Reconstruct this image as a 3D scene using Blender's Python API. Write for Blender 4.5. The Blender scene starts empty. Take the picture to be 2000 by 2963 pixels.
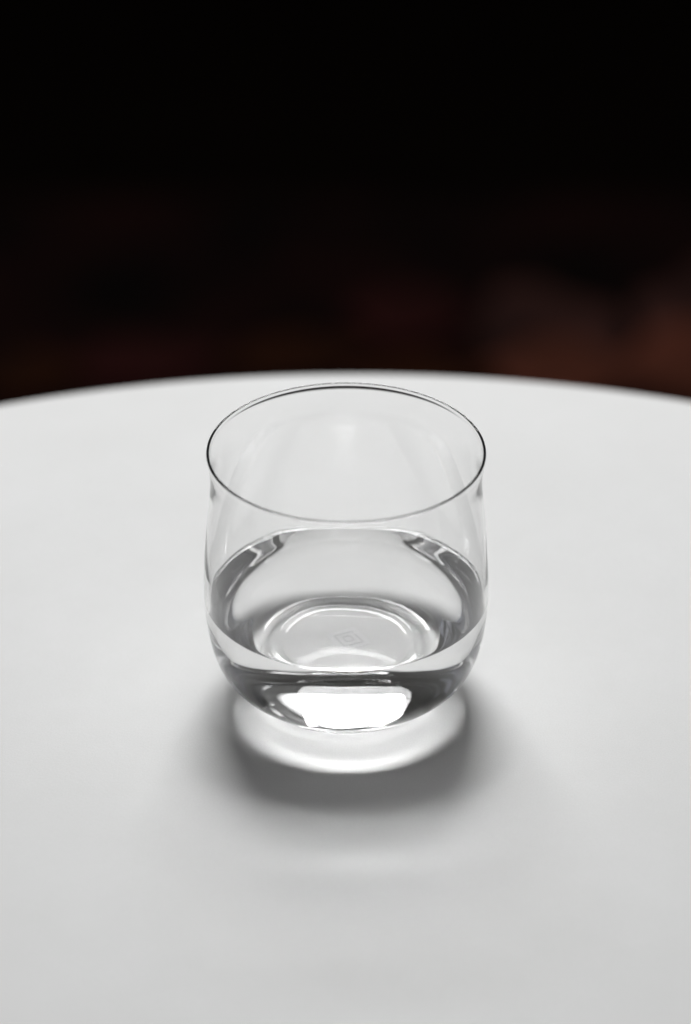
import bpy, bmesh, math, random
from mathutils import Vector, Matrix

random.seed(4)
scene = bpy.context.scene
COL = scene.collection
MM = 0.001
TOP = 0.74                       # height of the table top above the floor
GLASS_H = 80.4                   # tumbler height, millimetres

# ------------------------------------------------------------------ camera
E_RIM = math.radians(30.05)      # how far below the horizon the lens sees the rim
DIST = 0.972
PITCH = math.radians(31.09)
cam_d = bpy.data.cameras.new("camera")
cam = bpy.data.objects.new("camera", cam_d)
COL.objects.link(cam)
scene.camera = cam
rim = Vector((0, 0, TOP + GLASS_H * MM))
cam.location = rim + Vector((0, -DIST * math.cos(E_RIM), DIST * math.sin(E_RIM)))
cam.rotation_euler = (math.pi / 2 - PITCH, 0, 0)
cam_d.sensor_fit = 'VERTICAL'
cam_d.sensor_height = 36.0
cam_d.lens = 120.0
cam_d.shift_x = -2.0 / 2963.0
cam_d.clip_start = 0.02
cam_d.clip_end = 60.0
cam_d.dof.use_dof = True
cam_d.dof.focus_distance = 0.985
cam_d.dof.aperture_fstop = 5.0
cam_d.dof.aperture_blades = 9

# ------------------------------------------------------------------ world, lamps, exposure
w = bpy.data.worlds.new("World")
scene.world = w
w.use_nodes = True
bg = w.node_tree.nodes["Background"]
bg.inputs[0].default_value = (0.68, 0.68, 0.62, 1)
bg.inputs[1].default_value = 0.035


def area_lamp(name, loc, target, sx, sy, power, colour, spread=180):
    d = bpy.data.lights.new(name, 'AREA')
    d.shape = 'RECTANGLE'
    d.size, d.size_y = sx, sy
    d.energy = power
    d.color = colour
    d.spread = math.radians(spread)
    o = bpy.data.objects.new(name, d)
    COL.objects.link(o)
    o.location = loc
    o.rotation_euler = (Vector(target) - Vector(loc)).to_track_quat('-Z', 'Y').to_euler()
    return o


def polar(az, el, dist):
    """az measured from the far side (+y) clockwise towards +x"""
    a, e = math.radians(az), math.radians(el)
    return Vector((dist * math.sin(a) * math.cos(e), dist * math.cos(a) * math.cos(e), TOP + dist * math.sin(e)))


GL = (0, 0, TOP)
area_lamp("window_light", polar(-3, 46, 2.0), GL, 0.92, 0.68, 35, (0.995, 0.997, 1.0))
area_lamp("wide_fill_light", polar(14, 48, 2.1), GL, 1.6, 0.85, 8, (0.995, 0.997, 1.0))  # added wide dim fill: widens the base highlight, softens the shadow

vs = scene.view_settings
scene.display_settings.display_device = 'sRGB'
vs.view_transform = 'Standard'
vs.look = 'None'
vs.exposure = 0.0
vs.gamma = 1.0
vs.use_curve_mapping = False

cy = scene.cycles
scene.render.engine = 'CYCLES'
cy.use_adaptive_sampling = False
cy.use_denoising = True
cy.denoiser = 'OPENIMAGEDENOISE'
cy.max_bounces = 32
cy.diffuse_bounces = 6
cy.glossy_bounces = 16
cy.transmission_bounces = 32
cy.transparent_max_bounces = 64
cy.caustics_reflective = True
cy.caustics_refractive = True
cy.blur_glossy = 0.0
cy.sample_clamp_indirect = 0.0
cy.sample_clamp_direct = 0.0


# ------------------------------------------------------------------ helpers
def tag(o, label=None, cat=None, group=None, kind=None):
    for k, v in (("label", label), ("category", cat), ("group", group), ("kind", kind)):
        if v:
            o[k] = v
    return o


def node_mat(name):
    m = bpy.data.materials.new(name)
    m.use_nodes = True
    nt = m.node_tree
    nt.nodes.clear()
    out = nt.nodes.new('ShaderNodeOutputMaterial')
    return m, nt, out


def mesh_obj(name, verts, faces, mats, parent=None, idx=None, smooth=True):
    me = bpy.data.meshes.new(name)
    me.from_pydata([tuple(v) for v in verts], [], faces)
    for m in mats:
        me.materials.append(m)
    if idx is not None:
        me.polygons.foreach_set('material_index', idx)
    me.polygons.foreach_set('use_smooth', [smooth] * len(me.polygons))
    me.update()
    o = bpy.data.objects.new(name, me)
    COL.objects.link(o)
    if parent is not None:
        o.parent = parent
    return o


def spline(pts, n):
    """centripetal Catmull-Rom through pts, n samples per span"""
    P = [Vector(p).to_2d() if len(p) > 2 else Vector(p) for p in pts]
    P = [P[0] * 2 - P[1]] + P + [P[-1] * 2 - P[-2]]
    out = []
    for i in range(1, len(P) - 2):
        p0, p1, p2, p3 = P[i - 1:i + 3]
        t0 = 0.0
        t1 = t0 + max((p1 - p0).length, 1e-6) ** 0.5
        t2 = t1 + max((p2 - p1).length, 1e-6) ** 0.5
        t3 = t2 + max((p3 - p2).length, 1e-6) ** 0.5
        for k in range(n):
            t = t1 + (t2 - t1) * k / n
            a1 = p0 * ((t1 - t) / (t1 - t0)) + p1 * ((t - t0) / (t1 - t0))
            a2 = p1 * ((t2 - t) / (t2 - t1)) + p2 * ((t - t1) / (t2 - t1))
            a3 = p2 * ((t3 - t) / (t3 - t2)) + p3 * ((t - t2) / (t3 - t2))
            b1 = a1 * ((t2 - t) / (t2 - t0)) + a2 * ((t - t0) / (t2 - t0))
            b2 = a2 * ((t3 - t) / (t3 - t1)) + a3 * ((t - t1) / (t3 - t1))
            out.append(b1 * ((t2 - t) / (t2 - t1)) + b2 * ((t - t1) / (t2 - t1)))
    out.append(P[-2])
    return [(p.x, p.y) for p in out]


def csp(pts, n):
    """natural cubic spline (continuous curvature) through pts, n samples per span"""
    m = len(pts)
    t = [0.0]
    for (a, b), (c, d) in zip(pts[:-1], pts[1:]):
        t.append(t[-1] + math.hypot(c - a, d - b))
    out = []
    M2 = []
    for ax in (0, 1):
        y = [p[ax] for p in pts]
        h = [t[i + 1] - t[i] for i in range(m - 1)]
        al = [0.0] * m
        l, mu, z = [1.0] * m, [0.0] * m, [0.0] * m
        for i in range(1, m - 1):
            al[i] = 3 * (y[i + 1] - y[i]) / h[i] - 3 * (y[i] - y[i - 1]) / h[i - 1]
            l[i] = 2 * (t[i + 1] - t[i - 1]) - h[i - 1] * mu[i - 1]
            mu[i] = h[i] / l[i]
            z[i] = (al[i] - h[i - 1] * z[i - 1]) / l[i]
        c = [0.0] * m
        for i in range(m - 2, -1, -1):
            c[i] = z[i] - mu[i] * c[i + 1]
        M2.append((y, h, c))
    for i in range(m - 1):
        for k in range(n):
            v = []
            for y, h, c in M2:
                x = h[i] * k / n
                b = (y[i + 1] - y[i]) / h[i] - h[i] * (c[i + 1] + 2 * c[i]) / 3
                d = (c[i + 1] - c[i]) / (3 * h[i])
                v.append(y[i] + b * x + c[i] * x * x + d * x ** 3)
            out.append(tuple(v))
    out.append(tuple(pts[-1]))
    return out


def revolve(profile, seg=256, wobble=None):
    """profile of (r, z) in mm from axis to axis -> verts, faces, and the profile index of each face"""
    verts, faces, fi = [], [], []
    rings = []
    for r, z in profile:
        if r < 1e-6:
            rings.append([len(verts)])
            verts.append((0, 0, z * MM))
        else:
            base = len(verts)
            for k in range(seg):
                a = 2 * math.pi * k / seg
                rr, zz = (r, z) if wobble is None else wobble(r, z, a, len(rings))
                verts.append((rr * math.cos(a) * MM, rr * math.sin(a) * MM, zz * MM))
            rings.append(list(range(base, base + seg)))
    for i in range(len(rings) - 1):
        A, B = rings[i], rings[i + 1]
        for k in range(seg):
            k2 = (k + 1) % seg
            if len(A) == 1:
                f = (A[0], B[k2], B[k])
            elif len(B) == 1:
                f = (A[k], A[k2], B[0])
            else:
                f = (A[k], A[k2], B[k2], B[k])
            faces.append(f)
            fi.append(i)
    return verts, faces, fi


# ------------------------------------------------------------------ materials
N_GLASS, N_WATER = 1.52, 1.333


def refractive(name, ior, colour=(1, 1, 1, 1), rough=0.0):
    m, nt, out = node_mat(name)
    g = nt.nodes.new('ShaderNodeBsdfGlass')
    g.inputs['IOR'].default_value = ior
    g.inputs['Roughness'].default_value = rough
    g.inputs['Color'].default_value = colour
    nt.links.new(g.outputs[0], out.inputs['Surface'])
    return m


M_glass = refractive("clear_glass", N_GLASS, (1, 1, 1, 1))
M_wet = refractive("wet_glass_boundary", N_GLASS / N_WATER)
M_water = refractive("water_surface", N_WATER)
M_match, nt, out = node_mat("water_touching_glass")
t = nt.nodes.new('ShaderNodeBsdfTransparent')
nt.links.new(t.outputs[0], out.inputs['Surface'])

# frosted marks in the glass
def frost(name, amount):
    m, nt, out = node_mat(name)
    d_ = nt.nodes.new('ShaderNodeBsdfDiffuse')
    d_.inputs[0].default_value = (0.95, 0.95, 0.95, 1)
    tl = nt.nodes.new('ShaderNodeBsdfTranslucent')
    tl.inputs[0].default_value = (0.95, 0.95, 0.95, 1)
    t_ = nt.nodes.new('ShaderNodeBsdfTransparent')
    m1 = nt.nodes.new('ShaderNodeMixShader')
    m1.inputs[0].default_value = 0.05
    nt.links.new(d_.outputs[0], m1.inputs[1])
    nt.links.new(tl.outputs[0], m1.inputs[2])
    mx = nt.nodes.new('ShaderNodeMixShader')
    mx.inputs[0].default_value = amount
    nt.links.new(t_.outputs[0], mx.inputs[1])
    nt.links.new(m1.outputs[0], mx.inputs[2])
    nt.links.new(mx.outputs[0], out.inputs['Surface'])
    return m


M_frost = frost("frosted_etching", 0.85)
M_line, nt, out = node_mat("etched_outline")
p = nt.nodes.new('ShaderNodeBsdfPrincipled')
p.inputs['Base Color'].default_value = (0.66, 0.66, 0.66, 1)
p.inputs['Roughness'].default_value = 0.7
nt.links.new(p.outputs[0], out.inputs['Surface'])

# satin white laminate
M_table, nt, out = node_mat("white_satin_laminate")
N = nt.nodes
p = N.new('ShaderNodeBsdfPrincipled')
tc = N.new('ShaderNodeTexCoord')
nz = N.new('ShaderNodeTexNoise')
nz.inputs['Scale'].default_value = 14.0
nz.inputs['Detail'].default_value = 9.0
nz.inputs['Roughness'].default_value = 0.68
rp = N.new('ShaderNodeValToRGB')
rp.color_ramp.elements[0].position = 0.3
rp.color_ramp.elements[0].color = (0.745, 0.745, 0.735, 1)
rp.color_ramp.elements[1].position = 0.7
rp.color_ramp.elements[1].color = (0.795, 0.795, 0.79, 1)
nt.links.new(tc.outputs['Object'], nz.inputs['Vector'])
nt.links.new(nz.outputs['Fac'], rp.inputs['Fac'])
ng = N.new('ShaderNodeTexNoise')
ng.inputs['Scale'].default_value = 2200.0
ng.inputs['Detail'].default_value = 2.0
mg = N.new('ShaderNodeMapRange')
mg.inputs['To Min'].default_value = 0.92
mg.inputs['To Max'].default_value = 1.08
mm_ = N.new('ShaderNodeVectorMath')
mm_.operation = 'MULTIPLY'
nt.links.new(tc.outputs['Object'], ng.inputs['Vector'])
nt.links.new(ng.outputs['Fac'], mg.inputs['Value'])
nt.links.new(rp.outputs['Color'], mm_.inputs[0])
nt.links.new(mg.outputs['Result'], mm_.inputs[1])
nt.links.new(mm_.outputs[0], p.inputs['Base Color'])
p.inputs['Roughness'].default_value = 0.55
p.inputs['Specular IOR Level'].default_value = 0.35
nf = N.new('ShaderNodeTexNoise')
nf.inputs['Scale'].default_value = 900.0
nf.inputs['Detail'].default_value = 3.0
bp = N.new('ShaderNodeBump')
bp.inputs['Strength'].default_value = 0.10
bp.inputs['Distance'].default_value = 0.0003
nt.links.new(tc.outputs['Object'], nf.inputs['Vector'])
nt.links.new(nf.outputs['Fac'], bp.inputs['Height'])
nt.links.new(bp.outputs[0], p.inputs['Normal'])
nt.links.new(p.outputs[0], out.inputs['Surface'])

M_leg, nt, out = node_mat("white_painted_metal")
p = nt.nodes.new('ShaderNodeBsdfPrincipled')
p.inputs['Base Color'].default_value = (0.75, 0.75, 0.74, 1)
p.inputs['Roughness'].default_value = 0.4
nt.links.new(p.outputs[0], out.inputs['Surface'])

# dark floor
M_floor, nt, out = node_mat("dark_stained_wood")
N = nt.nodes
p = N.new('ShaderNodeBsdfPrincipled')
tc = N.new('ShaderNodeTexCoord')
mp = N.new('ShaderNodeMapping')
mp.inputs['Scale'].default_value = (1.2, 9.0, 1.0)
nz = N.new('ShaderNodeTexNoise')
nz.inputs['Scale'].default_value = 3.0
nz.inputs['Detail'].default_value = 6.0
rp = N.new('ShaderNodeValToRGB')
rp.color_ramp.elements[0].color = (0.0012, 0.0009, 0.0008, 1)
rp.color_ramp.elements[1].color = (0.004, 0.0026, 0.002, 1)
nt.links.new(tc.outputs['Object'], mp.inputs['Vector'])
nt.links.new(mp.outputs[0], nz.inputs['Vector'])
nt.links.new(nz.outputs['Fac'], rp.inputs['Fac'])
nt.links.new(rp.outputs['Color'], p.inputs['Base Color'])
p.inputs['Roughness'].default_value = 0.7
p.inputs['Specular IOR Level'].default_value = 0.0
nt.links.new(p.outputs[0], out.inputs['Surface'])

# plain side walls added outside the picture, toned for the glass to reflect
def paint(name, colour):
    m, nt, out = node_mat(name)
    p = nt.nodes.new('ShaderNodeBsdfPrincipled')
    p.inputs['Base Color'].default_value = colour
    p.inputs['Roughness'].default_value = 0.8
    nt.links.new(p.outputs[0], out.inputs['Surface'])
    return m


M_wall_pale = paint("pale_wall_paint", (0.46, 0.48, 0.57, 1))
M_wall_dark = paint("dark_wall_paint", (0.11, 0.12, 0.15, 1))

# ------------------------------------------------------------------ setting: floor
S = 9.0
floor = mesh_obj("floor", [(-S, -S, 0), (S, -S, 0), (S, S, 0), (-S, S, 0)], [(0, 1, 2, 3)], [M_floor], smooth=False)
tag(floor, kind="structure")


def block(name, x0, x1, y0, y1, z0, z1, mat):
    v = [(x, y, z) for z in (z0, z1) for x, y in ((x0, y0), (x1, y0), (x1, y1), (x0, y1))]
    f = [(3, 2, 1, 0), (4, 5, 6, 7), (0, 1, 5, 4), (1, 2, 6, 5), (2, 3, 7, 6), (3, 0, 4, 7)]
    return tag(mesh_obj(name, v, f, [mat], smooth=False), kind="structure")


block("wall", -2.15, -2.05, -3.0, 0.9, 0.0, 2.5, M_wall_pale)
block("wall", 1.75, 1.85, -3.0, 0.5, 0.0, 2.5, M_wall_dark)

# ------------------------------------------------------------------ round table
TR, TC = 345.0, (0.003, -0.151)
table = bpy.data.objects.new("round_table", None)
COL.objects.link(table)
table.location = (TC[0], TC[1], 0)
tag(table, "white round table with a satin top under the glass", "table")
T = 22.0
pr = [(0, -T), (TR - 6, -T), (TR - 2.5, -T + 1.2), (TR - 0.6, -T + 3.5)]
pr += [(TR, -T + 6), (TR, -4.0), (TR - 0.4, -2.2), (TR - 1.3, -0.9), (TR - 2.6, -0.2), (TR - 4.2, 0.0), (TR - 30, 0.0), (0, 0)]
v, f, fi = revolve(pr, 360)
top = mesh_obj("tabletop", v, f, [M_table], table)
top.location = (0, 0, TOP)
v, f, fi = revolve([(0, 14), (30, 14), (30, 700), (110, 710), (110, 717), (0, 717)], 64)
ped = mesh_obj("pedestal", v, f, [M_leg], table, smooth=False)
v, f, fi = revolve([(0, 0), (215, 0), (215, 5), (60, 14), (0, 14)], 96)
foot = mesh_obj("table_foot", v, f, [M_leg], table, smooth=False)

# ------------------------------------------------------------------ tumbler
BASE = [(0, 0.144), (5, 0.142), (10, 0.137), (15, 0.12), (17.5, 0.12), (18.2, 0.13), (18.8, 0.19), (19.5, 0.32), (20.4, 0.48)]
OUTER = [(27.591, 1.3), (31, 4), (35.887, 8.5), (39.131, 15), (40.748, 23), (41.5, 32.9), (41.05, 45.4), (40.1, 57.4), (39.2, 66.4), (38.95, 71.4), (39.2, 74.9), (39.6, 77.6)]
INNER = [(38.8, 77.6), (38.4, 74.9), (38.1, 71.4), (38.3, 66.4), (39.2, 57.4), (40.15, 45.4), (40.5, 32.9), (39.593, 23.153), (37.328, 15.605), (35.083, 9.094), (29.108, 6.18), (25.9, 5.312)]
FLOOR = [(23, 2.92), (21.5, 2.84), (20.2, 2.8), (19.2, 2.8), (12, 2.8), (0, 2.8)]
LIP = [(39.72, 78.6), (39.82, 79.3), (39.86, 79.75), (39.8, 80.1), (39.63, 80.33), (39.43, 80.4), (39.2, 80.28), (39.04, 79.95), (38.97, 79.45), (38.93, 78.7), (38.86, 78.1)]
outer = spline(BASE, 8)[:-1] + csp([BASE[-1]] + OUTER, 12)
inner = csp(INNER + [FLOOR[0]], 12)[:-1] + spline(FLOOR, 8)
outer[0] = (0, outer[0][1])
inner[-1] = (0, inner[-1][1])
lip = csp([outer[-1]] + LIP + [inner[0]], 5)[5:-1]
Z_WATER, MENISCUS = 31.75, 0.4


def inner_r(z):
    for (r0, z0), (r1, z1) in zip(inner[:-1], inner[1:]):
        if z1 <= z <= z0:
            return r0 + (r1 - r0) * (z - z0) / (z1 - z0 - 1e-12)
    return inner[0][0]


zc = Z_WATER + MENISCUS
# put a profile ring exactly on the contact line
ins = [i for i in range(len(inner) - 1) if inner[i][1] > zc >= inner[i + 1][1]][0]
inner.insert(ins + 1, (inner_r(zc), zc))
profile = outer + lip + inner
n_out = len(outer) + len(lip)


def wave(r, z, a, ph):
    """slight unevenness of blown glass, in mm"""
    u = min(1.0, max(0.0, (r - 20.0) / 12.0))
    t = min(1.0, max(0.0, (GLASS_H - 3.0 - z) / 26.0))
    k = 0.72 * u * u * (3 - 2 * u) * t * t * (3 - 2 * t)
    return k * (0.055 * math.sin(3 * a + 0.7 + ph + 0.09 * z) + 0.035 * math.sin(5 * a - 1.3 + 2 * ph + 0.15 * z)
                + 0.016 * math.sin(9 * a + 2.1 - ph + 0.21 * z) + 0.014 * math.sin(17 * a + 0.4 + 3 * ph - 0.3 * z))


def wobble_glass(r, z, a, i):
    return (r + wave(r, z, a, 0.0 if i < n_out else 1.9), z)


def wobble_water(r, z, a, i):
    return (r + (wave(r, z, a, 1.9) if z < Z_WATER - 0.3 else wave(r, z, a, 1.9) * min(1.0, max(0.0, (r - 33.0) / 4.0))), z)


v, f, fi = revolve(profile, 320, wobble_glass)
idx = [1 if (i >= n_out + ins + 1) else 0 for i in fi]
glass = mesh_obj("tumbler", v, f, [M_glass, M_wet], idx=idx)
glass.location = (0, 0, TOP + 0.0001)
tag(glass, "clear thin-walled glass tumbler with a flared rim on the white table", "glass")

# water: flat surface, meniscus, and a lower side that lies on the glass
R = inner_r(zc)
topprof = [(0, Z_WATER), (10, Z_WATER), (20, Z_WATER), (28, Z_WATER), (33, Z_WATER)]
for k in range(1, 31):
    q = k / 30
    r = 33 + (R - 33) * q
    topprof.append((r, Z_WATER + MENISCUS * math.exp(-(R - r) / 0.5)))
topprof[-1] = (R, zc)
side = [(max(r - 0.03, 0.0), z + 0.03) for r, z in inner[ins + 2:]]
side[-1] = (0, side[-1][1])
prof_w = list(reversed(side)) + list(reversed(topprof))
v, f, fi = revolve(prof_w, 320, wobble_water)
idx = [0 if i >= len(side) - 1 + 1 else 1 for i in fi]
water = mesh_obj("water", v, f, [M_water, M_match], idx=idx)
water.location = (0, 0, TOP + 0.0001)
tag(water, "still clear water filling the lower part of the glass", "water")


# tiny air bubbles clinging to the wall under the water
M_bubble = refractive("air_bubble", 1.0 / N_WATER)
bub = bmesh.new()
bmesh.ops.create_icosphere(bub, subdivisions=3, radius=1.0)
bub_me = bpy.data.meshes.new("air_bubble")
bub.to_mesh(bub_me)
bub.free()
bub_me.materials.append(M_bubble)
bub_me.polygons.foreach_set('use_smooth', [True] * len(bub_me.polygons))
for ang, zb, rb in ((207, 20.5, 0.30), (203, 18.0, 0.22), (198, 22.5, 0.26), (215, 16.0, 0.2), (232, 12.5, 0.3), (340, 20.0, 0.28), (333, 17.0, 0.24),
                    (322, 14.5, 0.22), (62, 25.5, 0.34), (120, 24.0, 0.3), (150, 21.0, 0.22), (47, 23.5, 0.22)):
    a = math.radians(ang)
    rr = inner_r(zb) - rb - 0.08
    o = bpy.data.objects.new("air_bubble", bub_me)
    COL.objects.link(o)
    o.parent = water
    o.location = (rr * math.cos(a) * MM, rr * math.sin(a) * MM, zb * MM)
    o.scale = (rb * MM,) * 3

# square mark etched in the base: a broad frame, a thin gap, a plate and a small rounded centre
def rounded_square(h, rc, n=6):
    pts = []
    for cx, cy_, a0 in ((1, 1, 0), (-1, 1, 90), (-1, -1, 180), (1, -1, 270)):
        for k in range(n + 1):
            a = math.radians(a0 + 90 * k / n)
            pts.append((cx * (h - rc) + rc * math.cos(a), cy_ * (h - rc) + rc * math.sin(a)))
    return pts


mv, mf = [], []


def band(outer_pts, inner_pts, z0, z1):
    n = len(outer_pts)
    o = len(mv)
    for P, z in ((outer_pts, z1), (inner_pts, z1), (inner_pts, z0), (outer_pts, z0)):
        mv.extend((x * MM, y * MM, z * MM) for x, y in P)
    for k in range(n):
        k2 = (k + 1) % n
        for a, b in ((0, 1), (1, 2), (2, 3), (3, 0)):
            mf.append((o + a * n + k, o + a * n + k2, o + b * n + k2, o + b * n + k))


band(rounded_square(5.2, 0.15), rounded_square(3.40, 0.12), 0.05, 0.07)
band(rounded_square(2.95, 0.12), rounded_square(1.55, 0.5), 0.05, 0.07)
band(rounded_square(1.15, 0.5), rounded_square(0.02, 0.01), 0.05, 0.07)
n_white = len(mf)
band(rounded_square(3.36, 0.12), rounded_square(3.0, 0.12), 0.05, 0.07)
band(rounded_square(1.5, 0.5), rounded_square(1.2, 0.5), 0.05, 0.07)
mark = mesh_obj("etched_mark", mv, mf, [M_frost, M_line], glass, idx=[0 if i < n_white else 1 for i in range(len(mf))], smooth=False)
mark.location = (0.0006, 0.0009, 0)
mark.rotation_euler = (0, 0, math.radians(29))

# ------------------------------------------------------------------ rug on the floor behind the table
def rug_mat(name, c0, c1, scale):
    m, nt, out = node_mat(name)
    N = nt.nodes
    p = N.new('ShaderNodeBsdfPrincipled')
    tc = N.new('ShaderNodeTexCoord')
    nz = N.new('ShaderNodeTexNoise')
    nz.inputs['Scale'].default_value = scale
    nz.inputs['Detail'].default_value = 5.0
    rp = N.new('ShaderNodeValToRGB')
    rp.color_ramp.elements[0].position = 0.35
    rp.color_ramp.elements[0].color = c0
    rp.color_ramp.elements[1].position = 0.65
    rp.color_ramp.elements[1].color = c1
    nt.links.new(tc.outputs['Object'], nz.inputs['Vector'])
    nt.links.new(nz.outputs['Fac'], rp.inputs['Fac'])
    nt.links.new(rp.outputs['Color'], p.inputs['Base Color'])
    p.inputs['Roughness'].default_value = 0.95
    p.inputs['Specular IOR Level'].default_value = 0.05
    bp = N.new('ShaderNodeBump')
    bp.inputs['Distance'].default_value = 0.003
    n2 = N.new('ShaderNodeTexNoise')
    n2.inputs['Scale'].default_value = 300.0
    nt.links.new(tc.outputs['Object'], n2.inputs['Vector'])
    nt.links.new(n2.outputs['Fac'], bp.inputs['Height'])
    nt.links.new(bp.outputs[0], p.inputs['Normal'])
    nt.links.new(p.outputs[0], out.inputs['Surface'])
    return m


M_pile = rug_mat("dark_maroon_pile", (0.001, 0.0005, 0.0004, 1), (0.008, 0.0018, 0.0015, 1), 6.0)
M_rust = rug_mat("rust_red_pile", (0.045, 0.014, 0.008, 1), (0.09, 0.026, 0.016, 1), 9.0)
M_rose = rug_mat("dusky_brown_pile", (0.014, 0.006, 0.0052, 1), (0.042, 0.0165, 0.0135, 1), 9.0)
M_pile2 = rug_mat("maroon_pile", (0.006, 0.0018, 0.0016, 1), (0.024, 0.005, 0.0045, 1), 8.0)
M_ember = rug_mat("dull_brown_pile", (0.008, 0.0025, 0.001, 1), (0.022, 0.006, 0.002, 1), 9.0)


def slab(name, pts, z0, z1, mat, parent=None):
    n = len(pts)
    v = [(x, y, z1) for x, y in pts] + [(x, y, z0) for x, y in pts]
    f = [tuple(range(n)), tuple(range(2 * n - 1, n - 1, -1))]
    f += [(k, n + k, n + (k + 1) % n, (k + 1) % n) for k in range(n)]
    return mesh_obj(name, v, f, [mat], parent, smooth=False)


rug = slab("rug", [(-0.55, -0.46), (0.95, -0.46), (0.95, 0.42), (-0.55, 0.42)], 0.0, 0.012, M_pile)
rug.location = (0, 1.42, 0)
tag(rug, "dark red patterned rug on the floor beyond the table edge", "rug")
MOTIFS = [(0.165, 0.170, 0.055, 0.080, M_rose, 0.35), (0.310, 0.190, 0.070, 0.105, M_rose, -0.15), (0.170, 0.100, 0.055, 0.050, M_rust, 0.1),
          (0.290, 0.115, 0.075, 0.065, M_rust, 0.2), (0.060, 0.085, 0.055, 0.035, M_ember, 0.1), (-0.040, 0.120, 0.060, 0.035, M_ember, 0.2),
          (0.440, 0.160, 0.055, 0.130, M_rose, 0.1), (-0.160, 0.110, 0.060, 0.040, M_pile2, 0.3), (-0.260, 0.090, 0.050, 0.040, M_ember, 0.1),
          (0.050, 0.190, 0.045, 0.050, M_pile2, -0.3)]
for mi, (mxx, myy, hw, hh, mm, tilt) in enumerate(MOTIFS):
    pts = []
    for k in range(28):
        a = 2 * math.pi * k / 28
        q = 1 + 0.10 * math.cos(4 * a) + 0.05 * math.sin(7 * a + mxx * 40)
        x, y = hw * q * math.cos(a), hh * q * math.sin(a)
        pts.append((mxx + x * math.cos(tilt) - y * math.sin(tilt), myy + x * math.sin(tilt) + y * math.cos(tilt)))
    slab("motif", pts, 0.011, 0.0135 + 0.0006 * mi, mm, rug)
